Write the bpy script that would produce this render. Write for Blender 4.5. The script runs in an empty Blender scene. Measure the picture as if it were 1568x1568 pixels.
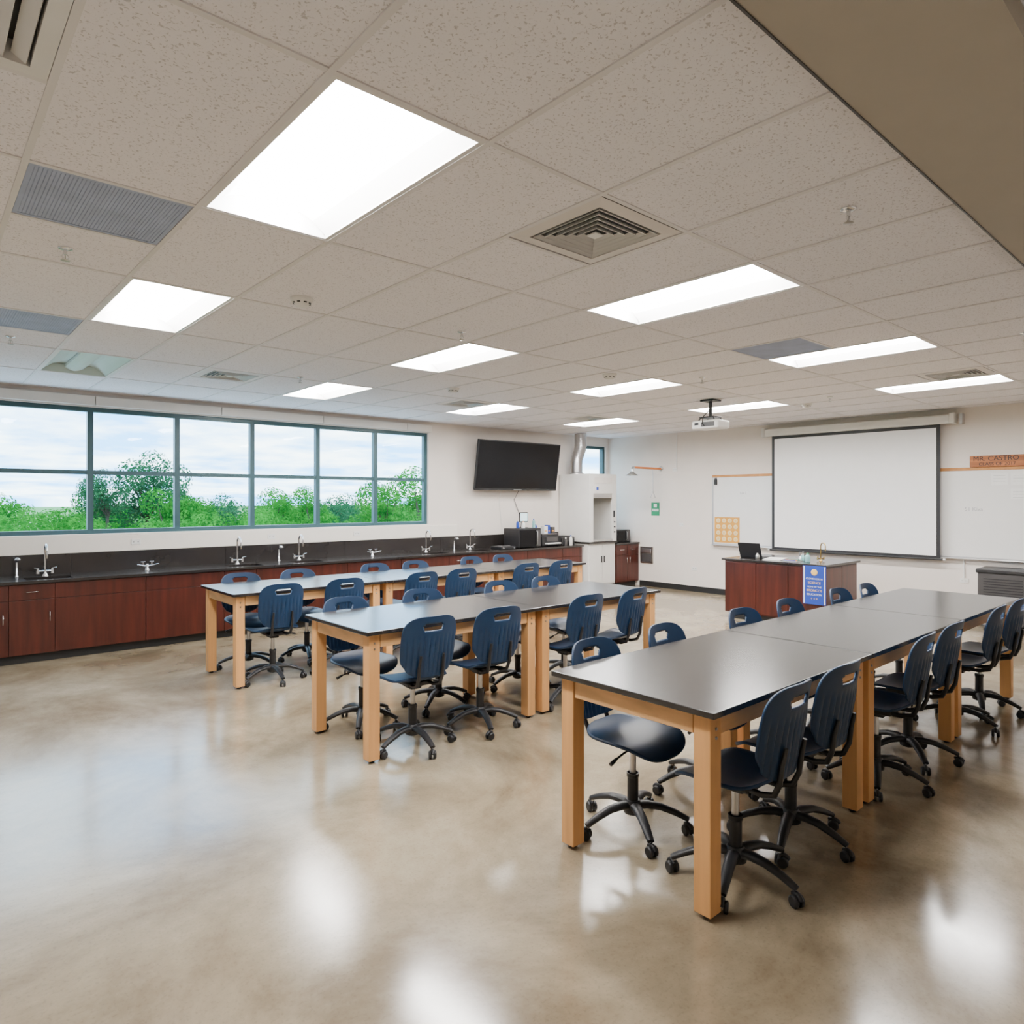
import bpy, bmesh, math, random
from mathutils import Matrix, Vector
random.seed(7)
C = bpy.context.scene.collection
pi = math.pi

# ---------------------------------------------------------------- materials
def nt(name):
    m = bpy.data.materials.new(name); m.use_nodes = True
    t = m.node_tree
    return m, t, t.nodes['Principled BSDF']

def mat(name, col, rough=0.5, metal=0.0, var=0.06, scale=6.0, stretch=(1,1,1), bump=0.0, spec=0.5, coat=0.0):
    m, t, p = nt(name)
    N, L = t.nodes, t.links
    tc = N.new('ShaderNodeTexCoord'); mp = N.new('ShaderNodeMapping')
    mp.inputs['Scale'].default_value = stretch
    L.new(tc.outputs['Object'], mp.inputs['Vector'])
    nz = N.new('ShaderNodeTexNoise'); nz.inputs['Scale'].default_value = scale; nz.inputs['Detail'].default_value = 4
    L.new(mp.outputs[0], nz.inputs['Vector'])
    mr = N.new('ShaderNodeMapRange'); mr.inputs['From Min'].default_value = .3; mr.inputs['From Max'].default_value = .7
    L.new(nz.outputs['Fac'], mr.inputs['Value'])
    mx = N.new('ShaderNodeMix'); mx.data_type = 'RGBA'
    mx.inputs['A'].default_value = [c*(1-var) for c in col]+[1]
    mx.inputs['B'].default_value = [min(1, c*(1+var)) for c in col]+[1]
    L.new(mr.outputs[0], mx.inputs['Factor']); L.new(mx.outputs['Result'], p.inputs['Base Color'])
    p.inputs['Roughness'].default_value = rough; p.inputs['Metallic'].default_value = metal
    p.inputs['Specular IOR Level'].default_value = spec
    p.inputs['Coat Weight'].default_value = coat
    if bump:
        bp = N.new('ShaderNodeBump'); bp.inputs['Strength'].default_value = bump; bp.inputs['Distance'].default_value = .005
        L.new(nz.outputs['Fac'], bp.inputs['Height']); L.new(bp.outputs[0], p.inputs['Normal'])
    return m

M_wall = mat('wall_paint', (.78, .715, .655), .75, var=.02, scale=3)
M_taupe = mat('taupe_low_bounce', (.50, .45, .40), .75, var=.02, scale=3)  # darker colour invented for the unseen walls, to cut bounced light
M_cream = mat('raceway_cream', (.82, .77, .70), .5, var=.02)
M_black = mat('black_plastic', (.012, .012, .014), .45)
M_base = mat('baseboard_rubber', (.012, .012, .012), .5)
M_epoxy = mat('epoxy_top', (.021, .018, .017), .22, var=.15, scale=2, spec=.62)
M_maple = mat('maple_v', (.68, .35, .13), .42, var=.15, scale=14, stretch=(1, 1, .06), spec=.4)
M_mapleh = mat('maple_h', (.70, .39, .165), .42, var=.15, scale=14, stretch=(.08, .3, 1), spec=.4)
M_cherry = mat('cherry_laminate', (.060, .011, .006), .34, var=.35, scale=16, stretch=(1, 1, .08))
M_navy = mat('navy_plastic', (.005, .028, .078), .42, var=.08, spec=.45)
M_chrome = mat('chrome', (.75, .76, .78), .18, metal=1, var=.02)
M_alu = mat('aluminium', (.6, .6, .61), .35, metal=1, var=.03)
M_teal = mat('window_frame_paint', (.03, .085, .10), .4, var=.05)
M_white = mat('white_enamel', (.78, .77, .74), .35, var=.02)
M_wb = mat('whiteboard_surface', (.80, .79, .77), .18, var=.01)
M_scr = mat('screen_fabric', (.88, .88, .88), .8, var=.01)
M_tan = mat('oak_rail', (.50, .22, .06), .5, var=.15, scale=10)
M_tee = mat('ceiling_tee', (.76, .735, .73), .5, var=.02)
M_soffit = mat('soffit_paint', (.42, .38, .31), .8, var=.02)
M_dark = mat('dark_void', (.02, .022, .025), .7)
M_grille = mat('grille_blue_grey', (.36, .42, .58), .6, var=.1)
M_beige = mat('diffuser_beige', (.74, .70, .66), .5, var=.02)
M_steel = mat('stainless', (.45, .44, .42), .3, metal=1, var=.1)
M_orange = mat('orange_pipe', (.70, .2, .04), .4)
M_green = mat('green_sign', (.01, .25, .11), .5)
M_blue = mat('blue_poster', (.012, .05, .36), .5)
M_yellow = mat('yellow_poster', (.68, .32, .04), .6)
M_gold = mat('gold_disc', (.82, .55, .18), .5)
M_pale = mat('pale_yellow', (.80, .66, .38), .5)
M_paper = mat('paper', (.82, .82, .80), .7, var=.02)
M_tv = mat('tv_glass', (.004, .004, .005), .2, var=.1, spec=.2)
M_charc = mat('charcoal_metal', (.05, .047, .047), .45)
M_brass = mat('brass', (.6, .42, .15), .25, metal=1)
M_ink = mat('ink', (.012, .012, .012), .6)
M_pen = mat('faded_marker', (.35, .35, .36), .6)
M_sign = mat('burnt_wood', (.34, .115, .035), .6, var=.3, scale=12, stretch=(1, .2, 2))
M_bottle = mat('bottle_plastic', (.25, .5, .5), .2, var=.1)
def emis(name, col, s):
    m, t, p = nt(name)
    p.inputs['Base Color'].default_value = (.8, .8, .8, 1)
    p.inputs['Emission Color'].default_value = list(col)+[1]
    p.inputs['Emission Strength'].default_value = s
    return m
M_screenlit = emis('monitor_screen', (.1, .5, .6), 1.5)
M_lampC = emis('lamp_center_lens', (1, .975, .95), 122)
M_lampS = emis('lamp_reflector_glow_inner', (1, .975, .95), 20)  # side reflectors: lit falloff painted as emission steps, dimmer towards the edge
M_lampM = emis('lamp_reflector_glow_mid', (1, .97, .94), 9)
M_lampE = emis('lamp_reflector_glow_edge', (1, .96, .925), 4.2)
M_lampW = emis('lamp_end_plate_glow', (1, .96, .925), 3)  # painted glow on the fixture's end plates, matching the reflectors
M_unlit = mat('lamp_unlit_lens', (.62, .74, .70), .3, var=.02)
M_bounce = mat('outdoor_bounce', (.62, .60, .58), .9, var=.08, scale=1)  # pale neutral colour for the added bounce ground

# floor
M_floor, t, p = nt('polished_concrete'); N, L = t.nodes, t.links
tc = N.new('ShaderNodeTexCoord')
n1 = N.new('ShaderNodeTexNoise'); n1.inputs['Scale'].default_value = .75; n1.inputs['Detail'].default_value = 10; n1.inputs['Roughness'].default_value = .68; n1.inputs['Distortion'].default_value = .4
n2 = N.new('ShaderNodeTexNoise'); n2.inputs['Scale'].default_value = 70; n2.inputs['Detail'].default_value = 3
for n in (n1, n2): L.new(tc.outputs['Object'], n.inputs['Vector'])
cr = N.new('ShaderNodeValToRGB'); e = cr.color_ramp.elements
e[0].position = .36; e[0].color = (.185, .140, .086, 1); e[1].position = .64; e[1].color = (.40, .335, .235, 1)
x = e.new(.5); x.color = (.285, .228, .150, 1)
L.new(n1.outputs['Fac'], cr.inputs[0])
cs = N.new('ShaderNodeValToRGB'); e = cs.color_ramp.elements
e[0].position = .33; e[0].color = (.38, .38, .38, 1); e[1].position = .45; e[1].color = (.5, .5, .5, 1)
x = e.new(.68); x.color = (.5, .5, .5, 1); x = e.new(.76); x.color = (.62, .62, .62, 1)
L.new(n2.outputs['Fac'], cs.inputs[0])
mx = N.new('ShaderNodeMix'); mx.data_type = 'RGBA'; mx.blend_type = 'OVERLAY'; mx.inputs['Factor'].default_value = .5
L.new(cr.outputs[0], mx.inputs['A']); L.new(cs.outputs[0], mx.inputs['B'])
L.new(mx.outputs['Result'], p.inputs['Base Color'])
mr = N.new('ShaderNodeMapRange'); mr.inputs['From Min'].default_value = .3; mr.inputs['From Max'].default_value = .7; mr.inputs['To Min'].default_value = .13; mr.inputs['To Max'].default_value = .23
L.new(n1.outputs['Fac'], mr.inputs['Value']); L.new(mr.outputs[0], p.inputs['Roughness'])
p.inputs['IOR'].default_value = 1.68

# ceiling tile
M_tile, t, p = nt('ceiling_tile'); N, L = t.nodes, t.links
tc = N.new('ShaderNodeTexCoord')
n1 = N.new('ShaderNodeTexNoise'); n1.inputs['Scale'].default_value = 95; n1.inputs['Detail'].default_value = 2; n1.inputs['Distortion'].default_value = .6
L.new(tc.outputs['Object'], n1.inputs['Vector'])
cr = N.new('ShaderNodeValToRGB'); e = cr.color_ramp.elements
e[0].position = .34; e[0].color = (.58, .55, .56, 1); e[1].position = .41; e[1].color = (.88, .855, .875, 1)
L.new(n1.outputs['Fac'], cr.inputs[0]); L.new(cr.outputs[0], p.inputs['Base Color'])
bp = N.new('ShaderNodeBump'); bp.inputs['Strength'].default_value = .2; bp.inputs['Distance'].default_value = .002
L.new(n1.outputs['Fac'], bp.inputs['Height']); L.new(bp.outputs[0], p.inputs['Normal'])
p.inputs['Roughness'].default_value = .85

# glass
M_glass = bpy.data.materials.new('window_glass'); M_glass.use_nodes = True
t = M_glass.node_tree; N, L = t.nodes, t.links
N.remove(N['Principled BSDF'])
tr = N.new('ShaderNodeBsdfTransparent'); tr.inputs[0].default_value = (.84, .97, .98, 1)
gl = N.new('ShaderNodeBsdfGlossy'); gl.inputs['Roughness'].default_value = .02
ms = N.new('ShaderNodeMixShader'); ms.inputs[0].default_value = .03
L.new(tr.outputs[0], ms.inputs[1]); L.new(gl.outputs[0], ms.inputs[2]); L.new(ms.outputs[0], N['Material Output'].inputs[0])

# foliage
def leafmat(name, c1, c2):
    m = bpy.data.materials.new(name); m.use_nodes = True
    t = m.node_tree; N, L = t.nodes, t.links
    N.remove(N['Principled BSDF'])
    tc = N.new('ShaderNodeTexCoord'); n = N.new('ShaderNodeTexNoise'); n.inputs['Scale'].default_value = 4; n.inputs['Detail'].default_value = 5
    L.new(tc.outputs['Object'], n.inputs['Vector'])
    cr = N.new('ShaderNodeValToRGB'); e = cr.color_ramp.elements
    e[0].position = .35; e[0].color = (*c1, 1); e[1].position = .65; e[1].color = (*c2, 1)
    L.new(n.outputs['Fac'], cr.inputs[0])
    d = N.new('ShaderNodeBsdfDiffuse'); tl = N.new('ShaderNodeBsdfTranslucent'); ms = N.new('ShaderNodeMixShader'); ms.inputs[0].default_value = .35
    L.new(cr.outputs[0], d.inputs[0]); L.new(cr.outputs[0], tl.inputs[0])
    L.new(d.outputs[0], ms.inputs[1]); L.new(tl.outputs[0], ms.inputs[2]); L.new(ms.outputs[0], N['Material Output'].inputs[0])
    return m
M_leafA = leafmat('leaves_bright', (.012, .13, .016), (.05, .30, .035))
M_leafB = leafmat('leaves_dark', (.018, .085, .04), (.045, .17, .065))
M_bark = mat('bark', (.06, .045, .03), .9, var=.3)
M_grass = mat('grass', (.05, .20, .02), .9, var=.4, scale=.4)

# ---------------------------------------------------------------- mesh builder
class MB:
    def __init__(s):
        s.V = []; s.F = []; s.MI = []; s.S = []; s.mats = []
    def mi(s, m):
        if m not in s.mats: s.mats.append(m)
        return s.mats.index(m)
    def add(s, vs, fs, m, smooth=False):
        o = len(s.V); k = s.mi(m)
        s.V += [tuple(v) for v in vs]
        for f in fs:
            s.F.append([o+i for i in f]); s.MI.append(k); s.S.append(smooth)
    def frombm(s, bm, m, smooth=False):
        bm.verts.ensure_lookup_table(); bm.verts.index_update()
        s.add([v.co[:] for v in bm.verts], [[v.index for v in f.verts] for f in bm.faces], m, smooth)
        bm.free()
    def box(s, c, d, m, bev=0, rot=None, seg=2):
        M = Matrix.Translation(c)
        if rot is not None: M = M @ rot.to_4x4()
        M = M @ Matrix.Diagonal((d[0], d[1], d[2], 1))
        if not bev:
            vs = [M @ Vector((x, y, z)) for x in (-.5, .5) for y in (-.5, .5) for z in (-.5, .5)]
            s.add(vs, [(0,1,3,2),(4,6,7,5),(0,4,5,1),(2,3,7,6),(0,2,6,4),(1,5,7,3)], m)
        else:
            bm = bmesh.new(); bmesh.ops.create_cube(bm, size=1, matrix=M)
            bmesh.ops.bevel(bm, geom=bm.edges[:], offset=bev, segments=seg, affect='EDGES', profile=.5)
            s.frombm(bm, m)
    def b2(s, x0, x1, y0, y1, z0, z1, m, bev=0):
        s.box(((x0+x1)/2, (y0+y1)/2, (z0+z1)/2), (x1-x0, y1-y0, z1-z0), m, bev)
    def tube(s, pts, r, m, seg=12, cap=True, flat=1.0):
        pts = [Vector(q) for q in pts]; n = len(pts)
        rs = r if isinstance(r, (list, tuple)) else [r]*n
        vs = []; up = None
        for i, q in enumerate(pts):
            tg = (pts[min(i+1, n-1)]-pts[max(i-1, 0)]).normalized()
            if up is None:
                up = Vector((0, 0, 1)) if abs(tg.z) < .9 else Vector((1, 0, 0))
            sd = tg.cross(up).normalized(); up = sd.cross(tg).normalized()
            for k in range(seg):
                a = 2*pi*k/seg
                vs.append(q+sd*math.cos(a)*rs[i]+up*math.sin(a)*rs[i]*flat)
        fs = []
        for i in range(n-1):
            for k in range(seg):
                fs.append((i*seg+k, i*seg+(k+1) % seg, (i+1)*seg+(k+1) % seg, (i+1)*seg+k))
        s.add(vs, fs, m, True)
        if cap:
            s.add(vs[:seg], [list(range(seg))], m); s.add(vs[-seg:], [list(range(seg))], m)
    def rev(s, prof, c, m, seg=24, smooth=True, axis=None):
        vs = []
        R = axis.to_4x4() if axis is not None else Matrix()
        for r, z in prof:
            for k in range(seg):
                a = 2*pi*k/seg
                vs.append(Vector(c)+(R @ Vector((r*math.cos(a), r*math.sin(a), z))))
        fs = [(i*seg+k, i*seg+(k+1) % seg, (i+1)*seg+(k+1) % seg, (i+1)*seg+k) for i in range(len(prof)-1) for k in range(seg)]
        s.add(vs, fs, m, smooth)
        s.add(vs[:seg], [list(range(seg))], m); s.add(vs[-seg:], [list(range(seg))], m)
    def mesh(s, name, origin=(0, 0, 0)):
        me = bpy.data.meshes.new(name)
        o = Vector(origin)
        me.from_pydata([Vector(v)-o for v in s.V], [], s.F)
        for m in s.mats: me.materials.append(m)
        me.polygons.foreach_set('material_index', s.MI)
        me.polygons.foreach_set('use_smooth', s.S)
        bm = bmesh.new(); bm.from_mesh(me); bmesh.ops.recalc_face_normals(bm, faces=bm.faces[:]); bm.to_mesh(me); bm.free()
        me.update()
        return me
    def obj(s, name, origin=(0, 0, 0)):
        ob = bpy.data.objects.new(name, s.mesh(name, origin)); ob.location = origin
        C.objects.link(ob); return ob

def inst(name, me, loc, rz=0, sc=(1, 1, 1)):
    ob = bpy.data.objects.new(name, me); ob.location = loc; ob.rotation_euler = (0, 0, rz); ob.scale = sc
    C.objects.link(ob); return ob

def text(parent, name, body, loc, rot, size, m, ext=.001):
    cu = bpy.data.curves.new(name, 'FONT'); cu.body = body; cu.size = size; cu.extrude = ext
    cu.align_x = 'CENTER'; cu.align_y = 'CENTER'; cu.materials.append(m)
    ob = bpy.data.objects.new(name, cu); ob.location = loc; ob.rotation_euler = rot
    C.objects.link(ob); ob.parent = parent
    ob.matrix_parent_inverse = Matrix.Translation(parent.location).inverted()
    return ob
RW = (pi/2, 0, -pi/2)   # text facing -X

# ---------------------------------------------------------------- room dims
CEIL = 3.14; YW = 9.78; XW = 11.5; X0 = -2.2; Y0 = -1.5
b = MB(); b.b2(X0-.2, XW+.2, Y0-.2, YW+.2, -.2, 0, M_floor); b.obj('floor')
WX0, WX1, WZ0, WZ1, WZM = -1.3, 6.73, 1.37, 2.95, 2.14
SX0, SX1 = 10.5, 11.41
b = MB()
b.b2(X0-.2, XW+.2, YW, YW+.2, 0, WZ0, M_wall)
b.b2(X0-.2, XW+.2, YW, YW+.2, WZ1, 3.5, M_wall)
b.b2(X0-.2, WX0, YW, YW+.2, WZ0, WZ1, M_wall)
b.b2(WX1, SX0, YW, YW+.2, WZ0, WZ1, M_wall)
b.b2(SX1, XW+.2, YW, YW+.2, WZ0, WZ1, M_wall)
b.obj('wall_north')
b = MB(); b.b2(XW, XW+.2, Y0-.2, YW, 0, 3.5, M_wall); b.obj('wall_east')
b = MB(); b.b2(X0-.2, X0, Y0-.2, YW, 0, 3.5, M_taupe); b.obj('wall_west')
b = MB(); b.b2(X0, XW, Y0-.2, Y0, 0, 3.5, M_taupe); b.obj('wall_south')
b = MB(); b.b2(X0-.2, XW+.2, Y0-.2, YW+.2, 3.5, 3.6, M_wall); b.obj('roof')
b = MB(); b.b2(XW-.012, XW, Y0, 8.93, 0, .11, M_base); b.obj('baseboard_east')
b = MB(); b.b2(X0, XW-.012, Y0, Y0+.012, 0, .11, M_base); b.obj('baseboard_south')
b = MB(); b.b2(X0, X0+.012, Y0+.012, 9.0, 0, .11, M_base); b.obj('baseboard_west')
# soffit
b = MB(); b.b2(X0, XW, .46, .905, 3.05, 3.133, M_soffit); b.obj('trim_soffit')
b = MB(); b.b2(X0, XW, .905, .912, 3.046, 3.133, M_charc); b.obj('trim_painted_shadow')  # dark strip standing in for the thin shadow along the soffit edge

# windows
def window(name, xa, xb, mull):
    mull = sorted(mull)
    b = MB(); y0, y1 = YW+.05, YW+.13; w = .032
    b.b2(xa, xb, y0, y1, WZ0, WZ0+.055, M_teal); b.b2(xa, xb, y0, y1, WZ1-.055, WZ1, M_teal)
    b.b2(xa, xa+.055, y0, y1, WZ0+.055, WZ1-.055, M_teal); b.b2(xb-.055, xb, y0, y1, WZ0+.055, WZ1-.055, M_teal)
    for x in mull: b.b2(x-w, x+w, y0, y1, WZ0+.055, WZ1-.055, M_teal)
    xs = [xa+.055]+[q for x in mull for q in (x-w, x+w)]+[xb-.055]
    for i in range(0, len(xs), 2):
        b.b2(xs[i], xs[i+1], y0+.005, y1-.005, WZM-.026, WZM+.026, M_teal)
    b.add([(xa, y0+.04, WZ0), (xb, y0+.04, WZ0), (xb, y0+.04, WZ1), (xa, y0+.04, WZ1)], [(0, 1, 2, 3)], M_glass)
    b.obj(name)
window('window_1', WX0, WX1, [WX1-1.008*k for k in range(1, 8)])
window('window_2', SX0, SX1, [])
b = MB(); b.b2(WX0-.02, WX1+.02, YW-.02, YW+.05, WZ0-.02, WZ0+.004, M_cream, .004); b.obj('trim_sill')
# roller shade cassettes above the windows
b = MB(); x = WX0
while x < WX1-.1:
    x2 = min(x+1.512, WX1+.03); b.b2(x+.004, x2-.004, YW-.07, YW-.001, 2.965, 3.08, M_cream, .006); x = x2
b.obj('trim_roller_shade_cassette', (2.7, YW, 3.0))

# ---------------------------------------------------------------- ceiling
TX, TY = .6425, 1.31; GX, GY = .985, 1.965
lights = [(i, j) for i in (0, 4, 8, 12) for j in (0, 2, 4)]
diffs = [(2, 0), (2, 4), (7, 4), (11, 0), (11, 4)]
grilles = [(-1, 1, 0), (-1, 3, 0), (7, 0, 1), (3, -2, 0)]
slotd = [(-2, 0)]
half = {}
for i, j in diffs+slotd: half.setdefault((i, j), []).append(0)
for i, j, k in grilles: half.setdefault((i, j), []).append(k)
b = MB(); tb = MB()
i0, i1, j0, j1 = -5, 17, -3, 6
for i in range(i0, i1):
    for j in range(j0, j1):
        xa, xb = GX+i*TX, GX+(i+1)*TX; ya, yb = GY+j*TY, GY+(j+1)*TY
        xa, xb = max(xa, X0), min(xb, XW); ya, yb = max(ya, Y0), min(yb, YW)
        if xb-xa < .01 or yb-ya < .01: continue
        if (i, j) in lights: continue
        if (i, j) in half:
            ym = (ya+yb)/2
            for k, (p0, p1) in enumerate(((ya, ym), (ym, yb))):
                if k not in half[(i, j)]: b.b2(xa, xb, p0, p1, CEIL, CEIL+.015, M_tile)
            tb.b2(xa, xb, ym-.012, ym+.012, CEIL-.004, CEIL+.012, M_tee)
        else: b.b2(xa, xb, ya, yb, CEIL, CEIL+.015, M_tile)
b.obj('ceiling')
for i in range(i0, i1+1):
    x = GX+i*TX
    if X0 < x < XW: tb.b2(x-.012, x+.012, Y0, YW, CEIL-.006, CEIL+.02, M_tee)
for j in range(j0, j1+1):
    y = GY+j*TY
    if Y0 < y < YW: tb.b2(X0, XW, y-.012, y+.012, CEIL-.005, CEIL+.02, M_tee)
tb.b2(X0, XW, YW-.03, YW, CEIL-.006, CEIL, M_tee); tb.b2(XW-.03, XW, Y0, YW-.03, CEIL-.006, CEIL, M_tee)
tb.obj('trim_ceiling_grid')

def troffer(lit):
    b = MB(); w, l = TX/2-.012, TY/2-.012
    hw = w-.02; le = l-.03
    def side(sgn):
        return [(sgn*(hw-(hw-.085)*k/8), .005+.085*math.sin(k/8*pi*.62)) for k in range(9)]
    for sgn in (-1, 1):
        P = side(sgn)
        for k in range(8):
            (xa, za), (xb, zb) = P[k], P[k+1]
            m = (M_lampE if k < 3 else M_lampM if k < 6 else M_lampS) if lit else M_unlit
            b.add([(xa, -le, za), (xb, -le, zb), (xb, le, zb), (xa, le, za)], [(0, 1, 2, 3)], m, False)
    P = [(-.085, .08)]+[(-.085+.17*k/8, .05-.03*math.sin(pi*k/8)) for k in range(9)]+[(.085, .08)]
    for k in range(len(P)-1):
        (xa, za), (xb, zb) = P[k], P[k+1]
        b.add([(xa, -le, za), (xb, -le, zb), (xb, le, zb), (xa, le, za)], [(0, 1, 2, 3)], M_lampC if lit else M_unlit, False)
    for sgn in (-1, 1):
        b.b2(min(sgn*w, sgn*hw), max(sgn*w, sgn*hw), -l, l, -.003, .02, M_white)
        b.b2(-hw, hw, min(sgn*l, sgn*(l-.015)), max(sgn*l, sgn*(l-.015)), -.003, .11, M_white)
        y = sgn*(l-.0155)
        b.add([(-hw, y, .0), (hw, y, .0), (hw*.8, sgn*le, .085), (-hw*.8, sgn*le, .085)], [(0, 1, 2, 3)], M_lampW if lit else M_unlit)
        b.b2(-w, w, sgn*l-.003, sgn*l+.003, .0, .12, M_white)
    b.b2(-w, w, -l, l, .11, .13, M_white)
    return b.mesh('ceiling_light_fixture')
TL, TU = troffer(True), troffer(False)
for i, j in lights:
    inst('ceiling_light_fixture', TU if (i, j) == (0, 4) else TL, (GX+(i+.5)*TX, GY+(j+.5)*TY, CEIL))

def ring(b, r1, z1, r2, z2, m, ry=1.0):
    A = [(-r1, -r1*ry, z1), (r1, -r1*ry, z1), (r1, r1*ry, z1), (-r1, r1*ry, z1)]
    B = [(-r2, -r2*ry, z2), (r2, -r2*ry, z2), (r2, r2*ry, z2), (-r2, r2*ry, z2)]
    b.add(A+B, [(k, (k+1) % 4, 4+(k+1) % 4, 4+k) for k in range(4)], m)
b = MB(); H = .305
ring(b, H, -.002, .235, -.008, M_beige); ring(b, .235, -.008, .235, .02, M_beige)
for k, r in enumerate((.222, .184, .146, .108, .070)):
    ring(b, r, -.010, r-.014, .010, M_white); ring(b, r, -.010, r-.004, -.011, M_white)
b.b2(-.03, .03, -.03, .03, -.010, -.004, M_white)
b.b2(-H, H, -H, H, .02, .025, M_dark)
DM = b.mesh('air_diffuser')
for i, j in diffs: inst('air_diffuser', DM, (GX+(i+.5)*TX, GY+j*TY+TY/4, CEIL))
# return grilles
b = MB(); hx, hy = TX/2-.014, TY/4-.014
b.b2(-hx, hx, -hy, hy, .012, .016, M_charc)
for sgn in (-1, 1):
    b.b2(min(sgn*hx, sgn*(hx-.02)), max(sgn*hx, sgn*(hx-.02)), -hy, hy, -.002, .012, M_grille)
    b.b2(-hx+.02, hx-.02, min(sgn*hy, sgn*(hy-.02)), max(sgn*hy, sgn*(hy-.02)), -.002, .012, M_grille)
n = 38
for k in range(n):
    x = -hx+.02+(2*hx-.04)*(k+.5)/n; b.b2(x-.0055, x+.0055, -hy+.02, hy-.02, .0, .01, M_grille)
    y = -hy+.02+(2*hy-.04)*(k+.5)/n; b.b2(-hx+.02, hx-.02, y-.0055, y+.0055, .001, .009, M_grille)
GM = b.mesh('return_air_grille')
for i, j, k in grilles: inst('return_air_grille', GM, (GX+(i+.5)*TX, GY+j*TY+TY/4+k*TY/2, CEIL))
# linear slot diffuser
b = MB(); b.b2(-hx, hx, -hy, hy, .06, .065, M_charc)
for sgn in (-1, 1):
    b.b2(min(sgn*hx, sgn*(hx-.05)), max(sgn*hx, sgn*(hx-.05)), -hy, hy, -.006, .06, M_white)
    b.b2(-hx+.05, hx-.05, min(sgn*hy, sgn*(hy-.05)), max(sgn*hy, sgn*(hy-.05)), -.006, .06, M_white)
for k in range(9):
    x = -hx+.05+(2*hx-.1)*(k+.5)/9
    b.box((x, 0, .012), (.045, 2*hy-.1, .005), M_white, rot=Matrix.Rotation(.6, 3, 'Y'))
b_ = b.obj('slot_air_diffuser'); b_.location = (GX-1.5*TX, GY+TY/4, CEIL)

# sprinklers and detectors
b = MB()
b.rev([(.035, 0), (.035, -.004), (.02, -.010), (.012, -.012)], (0, 0, 0), M_chrome, 20)
b.tube([(0, 0, -.01), (0, 0, -.035)], .009, M_chrome)
b.tube([(.006, 0, -.03), (.016, 0, -.045), (.008, 0, -.062)], .003, M_chrome, 8)
b.tube([(-.006, 0, -.03), (-.016, 0, -.045), (-.008, 0, -.062)], .003, M_chrome, 8)
b.tube([(0, 0, -.035), (0, 0, -.06)], .003, M_steel, 8)
b.rev([(.006, -.06), (.022, -.063), (.022, -.066), (.004, -.068)], (0, 0, 0), M_steel, 16)
SP = b.mesh('fire_sprinkler')
for x, y in [(.622, 4.29), (3.24, 1.32), (3.3, 4.33), (6.7, 1.36), (6.5, 4.2), (3.2, 7.1), (9.0, 3.9), (.62, 6.9)]:
    inst('fire_sprinkler', SP, (x, y, CEIL-.001))
b = MB(); b.rev([(.075, 0), (.075, -.012), (.06, -.03), (.05, -.036), (.045, -.05), (.02, -.055)], (0, 0, 0), M_white, 28)
for k in range(8):
    a = k*pi/4; b.box((.053*math.cos(a), .053*math.sin(a), -.034), (.012, .02, .006), M_dark, rot=Matrix.Rotation(a, 3, 'Z'))
SD = b.mesh('smoke_detector')
for x, y in [(1.956, 4.32), (4.9, 6.6), (5.6, 4.75), (9.4, 4.4)]: inst('smoke_detector', SD, (x, y, CEIL))

# ---------------------------------------------------------------- tables
def table(L_, W_):
    b = MB(); H = .91
    b.box((L_/2, W_/2, H-.014), (L_-.006, W_, .028), M_epoxy, .004)
    i = .045; a = .095; z = H-.028-a/2
    b.box((L_/2, i+.012, z), (L_-2*i-.17, .024, a), M_mapleh, .003); b.box((L_/2, W_-i-.012, z), (L_-2*i-.17, .024, a), M_mapleh, .003)
    b.box((i+.012, W_/2, z), (.024, W_-2*i-.17, a), M_mapleh, .003); b.box((L_-i-.012, W_/2, z), (.024, W_-2*i-.17, a), M_mapleh, .003)
    for x in (i-.005+.042, L_-i+.005-.042):
        for y in (i-.005+.042, W_-i+.005-.042):
            b.box((x, y, (H-.028+.02)/2), (.084, .084, H-.028-.02), M_maple, .004)
            b.rev([(.018, .0), (.022, .004), (.022, .012), (.012, .02)], (x, y, 0), M_black, 14)
            b.tube([(x, y, .012), (x, y, .03)], .008, M_alu, 8)
            for dx in (-1, 1):
                b.rev([(.008, 0), (.006, .005)], (x, y-.042 if y < W_/2 else y+.042, .80+.02*dx), M_steel, 8, axis=Matrix.Rotation(pi/2 if y < W_/2 else -pi/2, 3, 'X'))
    return b.mesh('lab_table')
TW = .96
for xs, y in (((2.5, 4.17, 5.84, 7.5), 1.56), ((2.29, 3.92, 5.55), 4.05), ((2.27, 3.9, 5.53, 7.16), 6.5)):
    Lt = xs[1]-xs[0]; tm = table(Lt, TW)
    for x in xs[:-1]: inst('lab_table', tm, (x, y, 0))

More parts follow.
